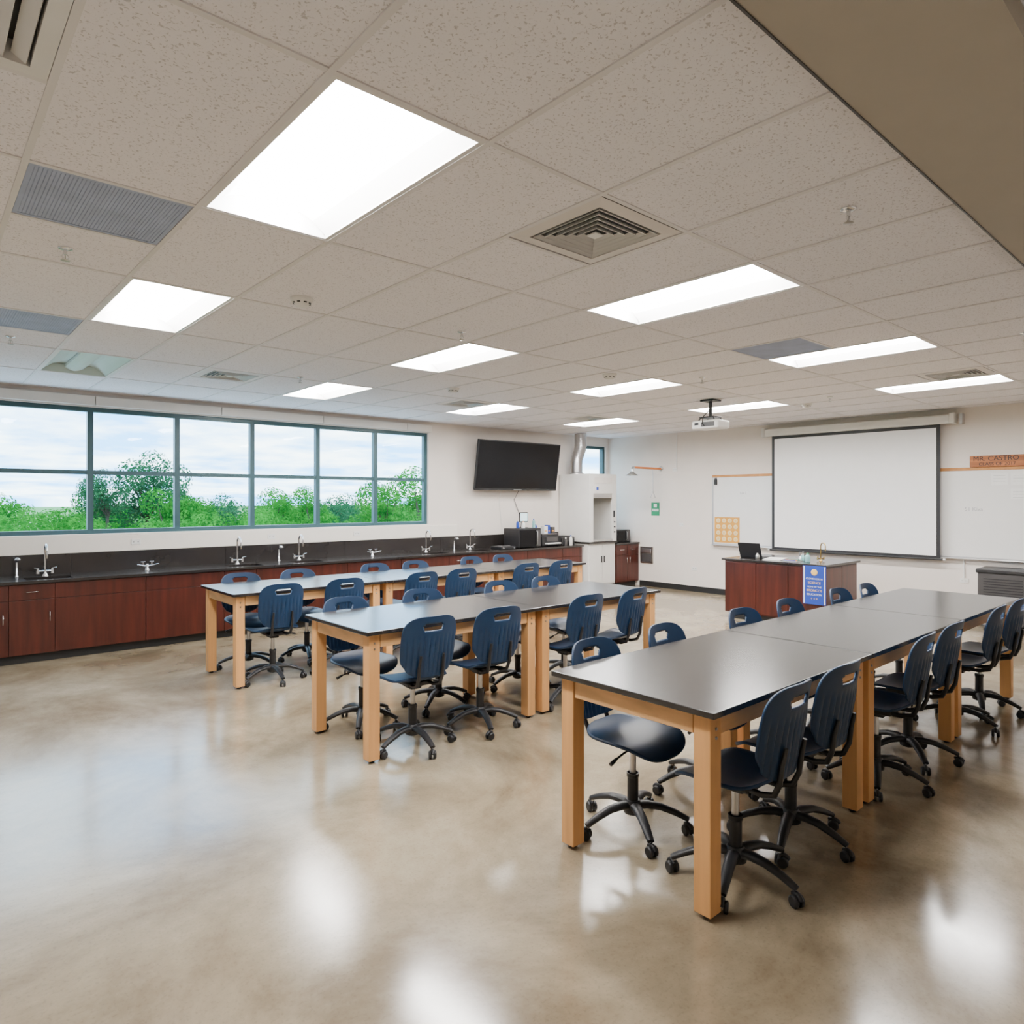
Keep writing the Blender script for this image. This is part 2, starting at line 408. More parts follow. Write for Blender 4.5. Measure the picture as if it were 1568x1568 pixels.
# ---------------------------------------------------------------- chairs
def sup(s, p=5.0): return (1-min(1, abs(s))**p)**(1/p)
def chair(base_rot):
    b = MB()
    def shell(fn, nu, nv, thick, hole=None):
        bm = bmesh.new(); g = []
        for j in range(nv+1):
            s = math.sin(pi/2*(-1+2*j/nv))*.9985
            row = [bm.verts.new(fn(-1+2*i/nu, s)) for i in range(nu+1)]; g.append(row)
        for j in range(nv):
            for i in range(nu):
                q = (g[j][i], g[j][i+1], g[j+1][i+1], g[j+1][i])
                c = sum((v.co for v in q), Vector())/4
                if hole and hole(c): continue
                bm.faces.new(q)
        for v in [v for v in bm.verts if not v.link_faces]: bm.verts.remove(v)
        bmesh.ops.recalc_face_normals(bm, faces=bm.faces[:])
        bmesh.ops.solidify(bm, geom=bm.faces[:], thickness=thick)
        b.frombm(bm, M_navy, True)
    def seat(u, s):
        x = .235*u*sup(s, 3.2)*(1+.04*s); y = .02+.23*s
        z = .515+.022*(x/.23)**2
        if s > .35: z -= .055*((s-.35)/.65)**2
        if s < -.5: z += .045*((-s-.5)/.5)**2
        return (x, y, z)
    shell(seat, 26, 26, .014)
    def back(u, s):
        wd = 1.0 if s > 0 else 1-.16*s*s
        x = .216*u*sup(s, 3.8)*wd; z = .78+.215*s
        y = -.245-.035*(s+1)+.05*(x/.2)**2
        if s < .4: y -= .005*math.cos(x*2*pi/.038)*min(1, (.4-s)*4)*min(1, (s+1)*4)
        return (x, y, z)
    shell(back, 60, 40, .012, lambda c: (abs(c.x)/.078)**4+(abs(c.z-.918)/.024)**4 < 1)
    b.box((0, 0, .478), (.19, .23, .035), M_black, .012)
    b.box((0, 0, .45), (.09, .12, .04), M_black, .01)
    for sx in (-1, 1):
        b.tube([(sx*.07, -.05, .485), (sx*.08, -.17, .48), (sx*.09, -.235, .50), (sx*.095, -.262, .56), (sx*.095, -.272, .64), (sx*.09, -.29, .72)], [.013, .014, .014, .013, .012, .009], M_black, 10)
    b.tube([(.06, .03, .462), (.15, .04, .455), (.21, .04, .44)], [.006, .006, .005], M_black, 8); b.tube([(.2, .04, .443), (.245, .04, .428)], [.009, .011], M_black, 8)
    b.tube([(0, 0, .12), (0, 0, .31)], .030, M_black, 18); b.tube([(0, 0, .30), (0, 0, .45)], .018, M_alu, 16)
    b.rev([(.034, .31), (.034, .29), (.03, .285)], (0, 0, 0), M_black, 18)
    b.rev([(.03, .085), (.05, .095), (.052, .145), (.036, .165)], (0, 0, 0), M_black, 20)
    for k in range(5):
        a = -pi/2+base_rot+k*2*pi/5; c, s_ = math.cos(a), math.sin(a)
        b.tube([(r*c, r*s_, z) for r, z in ((.02, .135), (.08, .142), (.15, .135), (.22, .112), (.27, .09), (.295, .078))],
               [.032, .030, .027, .024, .021, .019], M_black, 10, flat=.7)
        cx, cy = .285*c, .285*s_
        a2 = a+random.uniform(-1.2, 1.2); wx, wy = -math.sin(a2), math.cos(a2)
        b.tube([(cx, cy, .05), (cx, cy, .08)], .008, M_alu, 8)
        ox, oy = cx+.012*math.cos(a2), cy+.012*math.sin(a2)
        for sg in (-1, 1):
            b.tube([(ox+wx*sg*.007, oy+wy*sg*.007, .028), (ox+wx*sg*.009, oy+wy*sg*.009, .028), (ox+wx*sg*.022, oy+wy*sg*.022, .028), (ox+wx*sg*.026, oy+wy*sg*.026, .028)], [.024, .028, .028, .022], M_black, 18)
        hp = [(ox+math.cos(a2)*.031*math.cos(q), oy+math.sin(a2)*.031*math.cos(q), .028+.031*math.sin(q)) for q in [pi*k2/8 for k2 in range(1, 7)]]
        b.tube(hp, .012, M_black, 8)
    return b.mesh('office_chair')
CH = [chair(0), chair(.35), chair(-.3)]
south = {1.72: [2.93, 3.5, 4.6, 5.2, 6.25, 6.85], 4.21: [2.75, 3.38, 4.36, 4.98], 6.66: [2.71, 3.39, 4.32, 4.9, 5.92, 6.55]}
north = {2.36: [2.96, 3.67, 4.6, 5.32, 6.3, 6.88], 4.85: [2.70, 3.45, 4.38, 5.0], 7.30: [2.71, 3.36, 4.4, 5.0, 5.96, 6.55]}
for d, r0 in ((south, 0), (north, pi)):
    for y, xs in d.items():
        for n, x in enumerate(xs):
            inst('office_chair', CH[0 if n == 0 else random.randrange(3)], (x, y+random.uniform(-.015, .015), 0), r0+random.uniform(-.1, .1))

# ---------------------------------------------------------------- lab counter
CY = 9.05; CZ = .91; CX0, CX1 = -2.19, 9.9; YB = YW-.003
sinks = [1.185, 3.39, 4.28, 6.52, 7.46]
b = MB()
x = CX0; holes = [(s-.22, s+.22) for s in sinks]; hy0, hy1 = 9.16, 9.46
xs = [CX0]+[q for h in holes for q in h]+[CX1]
for k in range(0, len(xs), 2): b.b2(xs[k], xs[k+1], CY, YB, CZ-.03, CZ, M_epoxy)
for h0, h1 in holes:
    b.b2(h0, h1, CY, hy0, CZ-.03, CZ, M_epoxy); b.b2(h0, h1, hy1, YB, CZ-.03, CZ, M_epoxy)
    b.b2(h0, h1, hy0, hy1, CZ-.2, CZ-.19, M_epoxy)
    b.b2(h0-.01, h0, hy0, hy1, CZ-.2, CZ-.03, M_epoxy); b.b2(h1, h1+.01, hy0, hy1, CZ-.2, CZ-.03, M_epoxy)
    b.b2(h0, h1, hy0-.01, hy0, CZ-.2, CZ-.03, M_epoxy); b.b2(h0, h1, hy1, hy1+.01, CZ-.2, CZ-.03, M_epoxy)
x = CX0
while x < CX1-.05:
    x2 = min(CX1, x+1.83); b.b2(x+.002, x2-.002, YW-.03, YB, CZ, 1.145, M_epoxy); x = x2
FY = CY+.035
b.b2(CX0, CX1, FY+.02, FY+.04, .1, CZ-.03, M_cherry)
b.b2(CX0, CX1, FY+.08, FY+.10, 0, .1, M_base)
b.b2(CX0, CX0+.02, FY+.04, YW-.03, .1, CZ-.03, M_cherry); b.b2(CX1-.02, CX1, FY+.04, YW-.03, .0, CZ-.03, M_cherry)
def door(x0, x1, z0, z1, handle=None):
    b.b2(x0+.003, x1-.003, FY, FY+.02, z0+.003, z1-.003, M_cherry, .002)
    if handle == 'v':
        hx = x1-.05; b.tube([(hx, FY, z1-.25), (hx, FY-.028, z1-.245), (hx, FY-.028, z1-.145), (hx, FY, z1-.14)], .005, M_chrome, 8)
    if handle == 'h':
        hx = (x0+x1)/2; hz = (z0+z1)/2; b.tube([(hx-.055, FY, hz), (hx-.05, FY-.028, hz), (hx+.05, FY-.028, hz), (hx+.055, FY, hz)], .005, M_chrome, 8)
wid = {'ds': .42, 'dd': .42, 'p': .92}
x = .80-.42*2-.92*2
start = x; k = 0
order = ['p', 'p', 'ds', 'ds', 'dd', 'p', 'p', 'dd', 'ds', 'p', 'p', 'p', 'dd', 'ds', 'p', 'p', 'open']
b.b2(CX0+.02, start, FY, FY+.02, .1, CZ-.035, M_cherry)
for o in order:
    w = wid.get(o, .7)
    if x+w > CX1-.02: w = CX1-.02-x
    if w < .1: break
    if o in ('ds', 'dd'):
        door(x, x+w, .70, CZ-.035, 'h' if o == 'dd' else None); door(x, x+w, .1, .70, 'v')
    else:
        door(x, x+w, .70, CZ-.035); door(x, x+w, .1, .70)
    x += w
b.obj('lab_counter', (4, 9.4, .5))
b = MB(); b.b2(CX0, WX1+.6, YW-.03, YW-.002, 1.148, 1.35, M_cream, .004); b.obj('trim_raceway')

def faucet_mesh(m, twin=True):
    b = MB()
    b.rev([(.035, 0), (.035, .01), (.02, .03), (.014, .05)], (0, 0, 0), m, 20)
    b.tube([(0, 0, .04), (0, 0, .30)]+[(0, -.07+.07*math.cos(a), .30+.07*math.sin(a)) for a in [pi*k/8 for k in range(1, 9)]]+[(0, -.14, .24)], .011, m, 12)
    b.tube([(0, -.14, .25), (0, -.14, .21)], [.014, .009], m, 12)
    b.tube([(-.07, 0, .055), (.07, 0, .055)], .013, m, 12)
    for s in (-1, 1):
        b.tube([(s*.07, 0, .03), (s*.07, 0, .09)], [.016, .012], m, 12); b.tube([(s*.07, 0, .085), (s*.105, -.035, .10)], [.007, .005], m, 8)
    return b.mesh('lab_faucet')
FM = faucet_mesh(M_chrome)
for s in sinks: inst('lab_faucet', FM, (s, 9.55, CZ))
# gas turrets
b = MB(); b.rev([(.03, 0), (.03, .01), (.018, .02), (.018, .07), (.01, .08)], (0, 0, 0), M_chrome, 20)
for s in (-1, 1):
    b.tube([(0, 0, .05), (s*.05, -.02, .055), (s*.09, -.05, .07), (s*.12, -.07, .08)], [.012, .012, .008, .006], M_chrome, 10)
    b.tube([(s*.05, -.02, .055), (s*.05, -.02, .10)], [.009, .009], M_chrome, 10); b.box((s*.05, -.02, .105), (.05, .012, .012), M_chrome, .003)
GT = b.mesh('gas_tap')
for x in (2.25, 5.47, -.3): inst('gas_tap', GT, (x, 9.5, CZ))
# eyewash sprays
b = MB(); b.rev([(.02, 0), (.02, .01), (.012, .02), (.01, .18)], (0, 0, 0), M_chrome, 16)
b.tube([(0, 0, .17), (0, -.03, .22), (0, -.08, .22)], .01, M_chrome); b.rev([(.01, -.0), (.028, -.02), (.028, -.03), (.01, -.035)], (0, -.085, .23), M_alu, 16)
EM = b.mesh('eyewash_spray')
for x in (.92, 4.0, 7.15): inst('eyewash_spray', EM, (x, 9.6, CZ))
# outlets
b = MB(); b.b2(-.055, .055, -.008, 0, -.035, .035, M_white, .003)
for s in (-1, 1):
    for q in (-.006, .006): b.b2(s*.025+q-.0015, s*.025+q+.0015, -.010, -.007, -.008, .006, M_dark)
OM = b.mesh('wall_outlet')
for x in (2.18, 3.95, 5.33, 0.3): inst('wall_outlet', OM, (x, YW-.03, 1.26))
for y, z in ((8.05, 2.4), (7.9, 1.3), (3.05, .62), (7.6, .45)): inst('wall_outlet', OM, (XW, y, z), -pi/2)

# ---------------------------------------------------------------- TV
b = MB(); ang = math.atan2(.13, .89)
R = Matrix.Rotation(ang, 3, 'X')
c = Vector((8.615, 9.53, 2.43))
def L2(v): return c+R @ Vector(v)
b.box(c, (2.07, .05, .92), M_black, .01, rot=R)
b.box(L2((0, -.027, .008)), (2.03, .004, .86), M_tv, rot=R)
b.box(L2((0, -.027, -.445)), (.2, .006, .012), M_alu, rot=R)
b.box(L2((0, .05, 0)), (.9, .06, .5), M_black, .01, rot=R)
b.box((8.615, 9.715, 2.43), (.6, .12, .35), M_black, .01); b.b2(8.5, 8.73, 9.58, 9.70, 2.38, 2.48, M_black)
b.tube([(8.3, 9.66, 2.0), (8.32, 9.76, 1.8), (8.36, 9.765, 1.5), (8.42, 9.765, 1.15)], .005, M_white, 6)
b.tube([(8.75, 9.66, 2.0), (8.7, 9.76, 1.8), (8.9, 9.765, 1.4), (8.85, 9.765, 1.15)], .005, M_black, 6)
b.obj('wall_television', tuple(c))

# ---------------------------------------------------------------- fume hood
b = MB(); hx0, hx1, hy0_, hy1_ = 9.93, 10.74, 8.93, 9.76
b.b2(hx0, hx1, hy0_+.04, hy1_, .1, .93, M_white); b.b2(hx0+.03, hx1-.03, hy0_+.1, hy1_, 0, .1, M_base)
for s in (0, 1):
    xa = hx0+.02+s*.39; b.b2(xa, xa+.38, hy0_+.02, hy0_+.04, .13, .9, M_white, .003)
    xh = hx0+.37+s*.08; b.b2(xh-.008, xh+.008, hy0_, hy0_+.02, .55, .68, M_black, .003)
b.b2(hx0-.01, hx1+.01, hy0_-.01, hy1_, .93, .965, M_epoxy)
z0, z1 = .965, 2.31
b.b2(hx0, hx0+.04, hy0_, hy1_, z0, z1, M_white, .003); b.b2(hx1-.04, hx1, hy0_, hy1_, z0, z1, M_white, .003)
b.b2(hx0+.04, hx1-.04, hy1_-.03, hy1_, z0, z1, M_white); b.b2(hx0+.04, hx1-.04, hy0_, hy1_-.03, z1-.03, z1, M_white)
b.b2(hx0+.04, hx0+.11, hy0_, hy0_+.06, z0, z1-.03, M_white, .003); b.b2(hx1-.11, hx1-.04, hy0_, hy0_+.06, z0, z1-.03, M_white, .003)
b.b2(hx0+.11, hx1-.11, hy0_+.0, hy0_+.05, 1.92, z1-.03, M_white, .003)
b.b2(hx0+.11, hx1-.11, hy0_+.02, hy0_+.035, 1.83, 1.92, M_alu); b.b2(hx0+.11, hx1-.11, hy0_, hy0_+.05, z0, z0+.05, M_alu, .01)
b.b2(hx0+.14, hx1-.14, hy0_-.004, hy0_, 2.12, 2.24, M_beige); b.b2(hx0+.2, hx0+.26, hy0_-.006, hy0_, 1.99, 2.05, M_blue)
b.b2(hx1-.1, hx1-.06, hy0_-.012, hy0_, 1.45, 1.58, M_black); 
for zz in (1.15, 1.25, 1.35): b.tube([(hx1-.075, hy0_, zz), (hx1-.075, hy0_-.03, zz)], .012, M_black, 10)
b.b2(hx0+.1, hx1-.1, hy1_-.12, hy1_-.11, z0+.05, 1.9, M_cream)
b.obj('fume_hood', (10.3, 9.3, 1.2))
b = MB(); px, py = 10.08, 9.42
P = [(px, py, 2.31), (px, py, 2.55), (px+.01, py, 2.62), (px+.05, py, 2.70), (px+.10, py, 2.80), (px+.12, py, 2.88), (px+.12, py, 3.13)]
b.tube(P, .12, M_alu, 24)
for q in (0, 1, 2, 3, 4, 5): 
    pt = Vector(P[q]); d = (Vector(P[q+1])-pt).normalized(); b.tube([pt, pt+d*.018], .126, M_alu, 24)
b.rev([(.15, 2.312), (.15, 2.33), (.12, 2.35)], (px, py, 0), M_alu, 24)
b.obj('exhaust_duct', (px, py, 2.7))

# corner cabinet
b = MB(); b.b2(10.76, 11.49, 8.97, 9.77, .1, .88, M_cherry); b.b2(10.78, 11.49, 9.04, 9.77, 0, .1, M_base); b.b2(10.755, 11.495, 8.93, 9.775, .88, .91, M_epoxy)
for s in (0, 1):
    xa = 10.765+s*.36; b.b2(xa, xa+.355, 8.95, 8.97, .66, .87, M_cherry, .002); b.b2(xa, xa+.355, 8.95, 8.97, .11, .655, M_cherry, .002)
    b.tube([(xa+.12, 8.95, .77), (xa+.12, 8.925, .77), (xa+.23, 8.925, .77), (xa+.23, 8.95, .77)], .005, M_chrome, 8)
    xh = 11.08+s*.09; b.tube([(xh, 8.95, .6), (xh, 8.925, .6), (xh, 8.925, .5), (xh, 8.95, .5)], .005, M_chrome, 8)
b.obj('base_cabinet', (11.1, 9.4, .45))
b = MB(); b.b2(10.95, 11.4, 9.1, 9.5, .915, 1.17, M_black, .015); b.b2(10.97, 11.25, 9.09, 9.1, .94, 1.15, M_tv); b.b2(11.27, 11.38, 9.092, 9.1, .94, 1.15, M_charc)
b.tube([(11.255, 9.09, .96), (11.255, 9.07, .97), (11.255, 9.07, 1.12), (11.255, 9.09, 1.13)], .006, M_alu, 8); b.obj('microwave_oven', (11.17, 9.3, .915))

# counter top things
def micro(cx, w, h, d, y0):
    b = MB(); b.b2(cx-w/2, cx+w/2, y0, y0+d, CZ+.012, CZ+h, M_black, .012)
    b.b2(cx-w/2+.02, cx+w/2-.13, y0-.006, y0, CZ+.03, CZ+h-.03, M_tv); b.b2(cx+w/2-.11, cx+w/2-.02, y0-.004, y0, CZ+.03, CZ+h-.03, M_charc)
    b.tube([(cx+w/2-.12, y0, CZ+.05), (cx+w/2-.12, y0-.03, CZ+.06), (cx+w/2-.12, y0-.03, CZ+h-.06), (cx+w/2-.12, y0, CZ+h-.05)], .007, M_alu, 8)
    for sx in (-1, 1):
        for yy in (.05, d-.05): b.tube([(cx+sx*(w/2-.05), y0+yy, CZ), (cx+sx*(w/2-.05), y0+yy, CZ+.013)], .015, M_black, 8)
    b.obj('microwave_oven', (cx, y0+d/2, CZ))
micro(8.55, .56, .36, .42, 9.15)
b = MB(); b.b2(8.9, 9.42, 9.2, 9.62, CZ+.002, CZ+.2, M_black, .02); b.b2(8.94, 9.38, 9.24, 9.58, CZ+.2, CZ+.24, M_charc, .015); b.b2(8.98, 9.34, 9.12, 9.2, CZ+.05, CZ+.07, M_paper); b.b2(9.0, 9.3, 9.17, 9.2, CZ+.1, CZ+.17, M_charc)
b.obj('desktop_printer', (9.16, 9.4, CZ))
b = MB(); b.b2(7.85, 8.2, 9.15, 9.45, CZ, CZ+.05, M_black, .01)
for x in (7.94, 8.11): b.rev([(.06, .05), (.06, .06), (.04, .062)], (x, 9.3, CZ), M_charc, 20)
b.tube([(7.9, 9.15, CZ+.025), (7.9, 9.135, CZ+.025)], .012, M_alu); b.tube([(8.15, 9.15, CZ+.025), (8.15, 9.135, CZ+.025)], .012, M_alu)
b.obj('hot_plate', (8.02, 9.3, CZ))
b = MB(); b.b2(9.5, 9.85, 9.25, 9.6, CZ, CZ+.16, M_charc, .015); b.b2(9.53, 9.82, 9.24, 9.25, CZ+.02, CZ+.13, M_black); b.box((9.67, 9.42, CZ+.17), (.25, .25, .02), M_black, .006); b.obj('centrifuge', (9.67, 9.4, CZ))
def bottle(x, y, z, r, h, m, cap=M_white):
    b = MB(); b.rev([(r*.9, 0), (r, .006), (r, h*.62), (r*.85, h*.72), (r*.4, h*.84), (r*.38, h*.9)], (x, y, z), m, 18); b.rev([(r*.45, h*.88), (r*.45, h), (r*.35, h)], (x, y, z), cap, 14); b.obj('bottle', (x, y, z))
bottle(8.38, 9.3, CZ+.361, .03, .15, M_blue); bottle(8.47, 9.25, CZ+.361, .035, .13, M_paper, M_orange); bottle(8.8, 9.32, CZ+.361, .03, .17, M_bottle, M_blue)
bottle(9.46, 9.12, CZ, .03, .16, M_charc); bottle(9.0, 9.48, CZ+.241, .03, .2, M_blue); bottle(9.62, 9.14, CZ, .035, .2, M_white, M_blue)
b = MB()
for k, (m, w, h) in enumerate(((M_paper, .11, .14), (M_blue, .07, .16), (M_charc, .10, .12))):
    x = 9.06+k*.1; b.b2(x, x+w*.85, 9.3, 9.4, CZ+.242, CZ+.242+h, m, .004); b.b2(x+.01, x+w*.6, 9.298, 9.3, CZ+.28, CZ+.30, M_yellow)
b.obj('supply_box', (9.2, 9.37, CZ+.24))
b = MB(); b.box((8.62, 9.4, CZ+.367), (.14, .1, .01), M_black, .003); b.box((8.62, 9.42, CZ+.42), (.02, .015, .1), M_black)
b.box((8.62, 9.41, CZ+.56), (.2, .02, .19), M_black, .005); b.box((8.62, 9.398, CZ+.56), (.17, .004, .15), M_screenlit); b.obj('small_monitor', (8.62, 9.4, CZ+.36))

# ---------------------------------------------------------------- east wall
def board(y0, y1, z0=.97, z1=2.22):
    b = MB(); b.b2(XW-.02, XW-.001, y0, y1, z0, z1, M_wb)
    for ya, yb, za, zb, m in ((y0, y1, z0-.02, z0, M_alu), (y0, y0+.02, z0, z1, M_alu), (y1-.02, y1, z0, z1, M_alu)): b.b2(XW-.026, XW-.001, ya, yb, za, zb, m)
    b.b2(XW-.03, XW-.001, y0, y1, z1, z1+.045, M_tan, .004)
    b.b2(XW-.09, XW-.002, y0, y1, z0-.035, z0-.02, M_alu, .004)
    for k in range(3):
        yy = y0+.4+k*.25; b.tube([(XW-.06, yy, z0-.012), (XW-.06, yy+.12, z0-.012)], .008, (M_blue, M_ink, M_green)[k], 8)
    return b.obj('whiteboard', (XW, (y0+y1)/2, z0))
w1 = board(4.75, 7.19); w2 = board(.9, 4.70)
text(w1, 'handwriting', 'Lab 3', (XW-.021, 6.55, 1.92), RW, .06, M_pen, .0003)
text(w2, 'handwriting', '51 Kiva', (XW-.021, 2.93, 1.66), RW, .075, M_pen, .0003)
b = MB(); b.b2(XW-.05, XW-.026, 7.08, 7.14, 2.08, 2.18, M_black, .004); b.b2(XW-.045, XW-.026, 7.09, 7.13, 2.18, 2.21, M_charc); b.obj('marker_holder', (XW-.03, 7.11, 2.1))
b = MB(); b.b2(XW-.024, XW-.0205, 6.62, 7.14, .99, 1.47, M_yellow)
for i in range(4):
    for j in range(4):
        yy, zz = 6.70+i*.12, 1.06+j*.115
        b.rev([(.043, 0), (.043, .003), (.03, .004)], (XW-.024, yy, zz), M_pale, 20, axis=Matrix.Rotation(-pi/2, 3, 'Y'))
        b.rev([(.02, .004), (.015, .005)], (XW-.024, yy, zz), M_gold, 12, axis=Matrix.Rotation(-pi/2, 3, 'Y'))
b.obj('yellow_poster', (XW, 6.88, 1.2))
for k, (y, z, w, h) in enumerate(((2.62, 2.09, .2, .17), (2.39, 2.09, .2, .17), (2.16, 2.07, .2, .22), (2.4, 1.88, .18, .14))):
    b = MB(); b.b2(XW-.022, XW-.0205, y-w/2, y+w/2, z-h/2, z+h/2, M_paper)
    for q in range(3): b.b2(XW-.0228, XW-.022, y-w*.35, y+w*.35, z+h/2-.04-q*.04, z+h/2-.037-q*.04, M_pen)
    b.obj('paper_notice', (XW, y, z))
# sign
b = MB(); b.box((XW-.045, 2.5, 2.345), (.025, .94, .16), M_sign, .006); sg = b.obj('wooden_name_sign', (XW-.04, 2.5, 2.33))
text(sg, 'lettering', 'MR. CASTRO', (XW-.0585, 2.655, 2.38), RW, .095, M_ink, .002); text(sg, 'lettering_small', 'CLASS OF 2017', (XW-.0585, 2.64, 2.303), RW, .066, M_ink, .002)
# projection screen
b = MB(); sx = XW-.14
b.box((XW-.12, 4.62, 2.975), (.13, 2.86, .13), M_white, .02)
for y in (3.16, 6.08): b.box((XW-.12, y, 2.985), (.15, .07, .16), M_white, .015)
b.b2(sx-.002, sx, 3.32, 5.93, .93, 2.92, M_black); b.b2(sx-.004, sx-.002, 3.37, 5.88, .97, 2.86, M_scr)
b.tube([(sx, 3.28, .92), (sx, 5.97, .92)], .016, M_black, 12)
b.tube([(sx, 3.25, .92), (sx, 3.28, .92)], .018, M_white, 12); b.tube([(sx, 5.97, .92), (sx, 6.0, .92)], .018, M_white, 12)
b.b2(XW-.1, XW-.001, 3.05, 3.09, 2.9, 3.05, M_alu)
b.obj('projection_screen', (sx, 4.62, 1.9))
# posters / shower / valve box
b = MB(); b.b2(XW-.006, XW-.001, 8.43, 8.63, 1.47, 1.74, M_green); b.b2(XW-.007, XW-.006, 8.45, 8.61, 1.56, 1.61, M_paper); b.b2(XW-.007, XW-.006, 8.49, 8.57, 1.64, 1.71, M_paper)
gs = b.obj('safety_sign', (XW, 8.53, 1.6)); text(gs, 'lettering', 'EYE WASH', (XW-.0075, 8.53, 1.585), RW, .032, M_green, .0003)
b = MB(); yS = 8.39
b.rev([(.05, 0), (.05, .015), (.03, .03)], (XW, yS, 2.43), M_chrome, 20, axis=Matrix.Rotation(-pi/2, 3, 'Y'))
b.tube([(XW-.02, yS, 2.43), (10.62, yS, 2.43)], .022, M_orange, 12)
b.tube([(10.64, yS, 2.43), (10.58, yS, 2.425), (10.56, yS, 2.38), (10.56, yS, 2.33)], .022, M_chrome, 12)
b.rev([(.022, .07), (.035, .06), (.06, .03), (.12, .0), (.12, -.012), (.02, -.012)], (10.56, yS, 2.28), M_steel, 28)
b.tube([(11.2, yS, 2.43), (11.2, yS-.02, 2.30), (11.2, yS-.02, 1.95)], .006, M_alu, 8)
tri = [(11.2+.09*math.sin(a), yS-.02, 1.88+.09*math.cos(a)) for a in (0, 2*pi/3, 4*pi/3, 2*pi)]
b.tube(tri, .006, M_alu, 8)
b.obj('safety_shower', (11.0, yS, 2.4))
b = MB(); b.b2(XW-.03, XW-.001, 8.58, 8.9, .48, .82, M_steel, .006); b.b2(XW-.045, XW-.03, 8.62, 8.86, .70, .78, M_alu, .005); b.b2(XW-.034, XW-.03, 8.62, 8.86, .51, .68, M_charc); b.obj('drench_shower_valve_panel', (XW, 8.74, .65))
# conduit
b = MB(); b.tube([(XW-.02, 8.0, 2.42), (XW-.02, 8.0, 3.13)], .01, M_white, 8); b.tube([(XW-.02, 3.05, .66), (XW-.02, 3.05, .94)], .01, M_white, 8); b.obj('trim_conduit')

# ---------------------------------------------------------------- demonstration desk
b = MB(); dx0, dx1, dy0, dy1 = 9.34, 10.4, 4.12, 5.63
b.b2(dx0, dx1, dy0, dy1, .1, .88, M_cherry); b.b2(dx0+.05, dx1-.05, dy0+.05, dy1-.05, 0, .1, M_base)
b.box(((dx0+dx1)/2, (dy0+dy1)/2, .895), (dx1-dx0+.08, dy1-dy0+.08, .03), M_epoxy, .004)
n = 3
for k in range(n):
    ya = dy0+.02+(dy1-dy0-.04)*k/n; b.b2(dx0-.012, dx0, ya+.004, ya+(dy1-dy0-.04)/n-.004, .12, .86, M_cherry, .003)
for k in range(2):
    xa = dx0+.02+(dx1-dx0-.04)*k/2; b.b2(xa+.004, xa+(dx1-dx0-.04)/2-.004, dy0-.012, dy0, .12, .86, M_cherry, .003)
b.obj('demonstration_desk', (9.87, 4.87, .45))
b = MB(); b.b2(dx0-.045, dx0-.042, 4.08, 4.40, .36, .89, M_blue); b.b2(dx0-.0465, dx0-.045, 4.09, 4.105, .37, .88, M_paper); b.b2(dx0-.0465, dx0-.045, 4.375, 4.39, .37, .88, M_paper)
b.rev([(.045, 0), (.045, .002), (.03, .003)], (dx0-.045, 4.24, .80), M_gold, 20, axis=Matrix.Rotation(-pi/2, 3, 'Y'))
ps = b.obj('hanging_poster', (dx0-.04, 4.24, .6))
for k, (s, z, q) in enumerate((('CLOVIS NORTH', .71, .032), ('SCIENCE', .655, .045), ('HOME OF THE', .60, .03), ('BRONCOS', .55, .045), ('EDUCATION', .495, .036), ('* * *', .43, .05))):
    text(ps, 'lettering_%d' % (k+1), s, (dx0-.047, 4.24, z), RW, q, M_gold if k % 2 else M_paper, .0005)
DZ = .91
b = MB(); b.box((9.75, 5.35, DZ+.01), (.26, .36, .018), M_black, .004)
for i in range(5): b.box((9.70+i*.022, 5.35, DZ+.0205), (.014, .3, .003), M_charc)
b.box((9.57, 5.35, DZ+.12), (.012, .36, .24), M_black, .003, rot=Matrix.Rotation(-.35, 3, 'Y')); b.obj('laptop', (9.7, 5.35, DZ))
b = MB()
for k in range(5): b.box((9.6+.01*k, 4.97-.005*k, DZ+.003+.005*k), (.22, .26, .005), M_paper, rot=Matrix.Rotation(.06*k, 3, 'Z'))
b.obj('paper_stack', (9.6, 4.95, DZ))
b = MB(); b.b2(9.42, 9.62, 4.55, 4.77, DZ, DZ+.012, M_alu, .003)
for k in range(4): b.tube([(9.45+k*.045, 4.58, DZ+.018), (9.45+k*.045, 4.75, DZ+.018)], .006, (M_blue, M_orange, M_ink, M_green)[k], 8)
b.obj('pen_tray', (9.5, 4.7, DZ))
bottle(9.55, 4.45, DZ, .035, .13, M_bottle, M_green); bottle(9.72, 4.6, DZ, .03, .1, M_bottle); bottle(9.45, 5.16, DZ, .03, .09, M_steel)
ob = inst('lab_faucet', faucet_mesh(M_brass), (9.85, 4.4, DZ), -.5, (.72, .72, .72))
inst('gas_tap', GT, (9.95, 4.75, DZ))
# projector
b = MB(); X, Y = 8.05, 5.07
b.box((X, Y, CEIL-.016), (.2, .2, .018), M_black, .004); b.tube([(X, Y, CEIL-.02), (X, Y, 2.91)], .022, M_black, 14)
b.box((X, Y, 2.90), (.2, .22, .02), M_black, .004)
for sx_ in (-1, 1):
    for sy in (-1, 1): b.tube([(X+sx_*.08, Y+sy*.09, 2.90), (X+sx_*.1, Y+sy*.12, 2.86)], .007, M_black, 8)
b.box((X, Y, 2.80), (.30, .40, .115), M_white, .025, seg=3)
b.rev([(.055, 0), (.055, .03), (.045, .035)], (X+.15, Y+.08, 2.80), M_charc, 20, axis=Matrix.Rotation(pi/2, 3, 'Y'))
b.box((X-.151, Y-.05, 2.80), (.006, .2, .06), M_charc)
b.box((X-.152, Y+.12, 2.81), (.006, .06, .03), M_dark); b.tube([(X-.15, Y, 2.78), (X-.2, Y, 2.8), (X-.15, Y+.02, 2.9), (X-.02, Y, 3.0)], .006, M_ink, 6)
b.obj('ceiling_projector', (X, Y, 2.85))
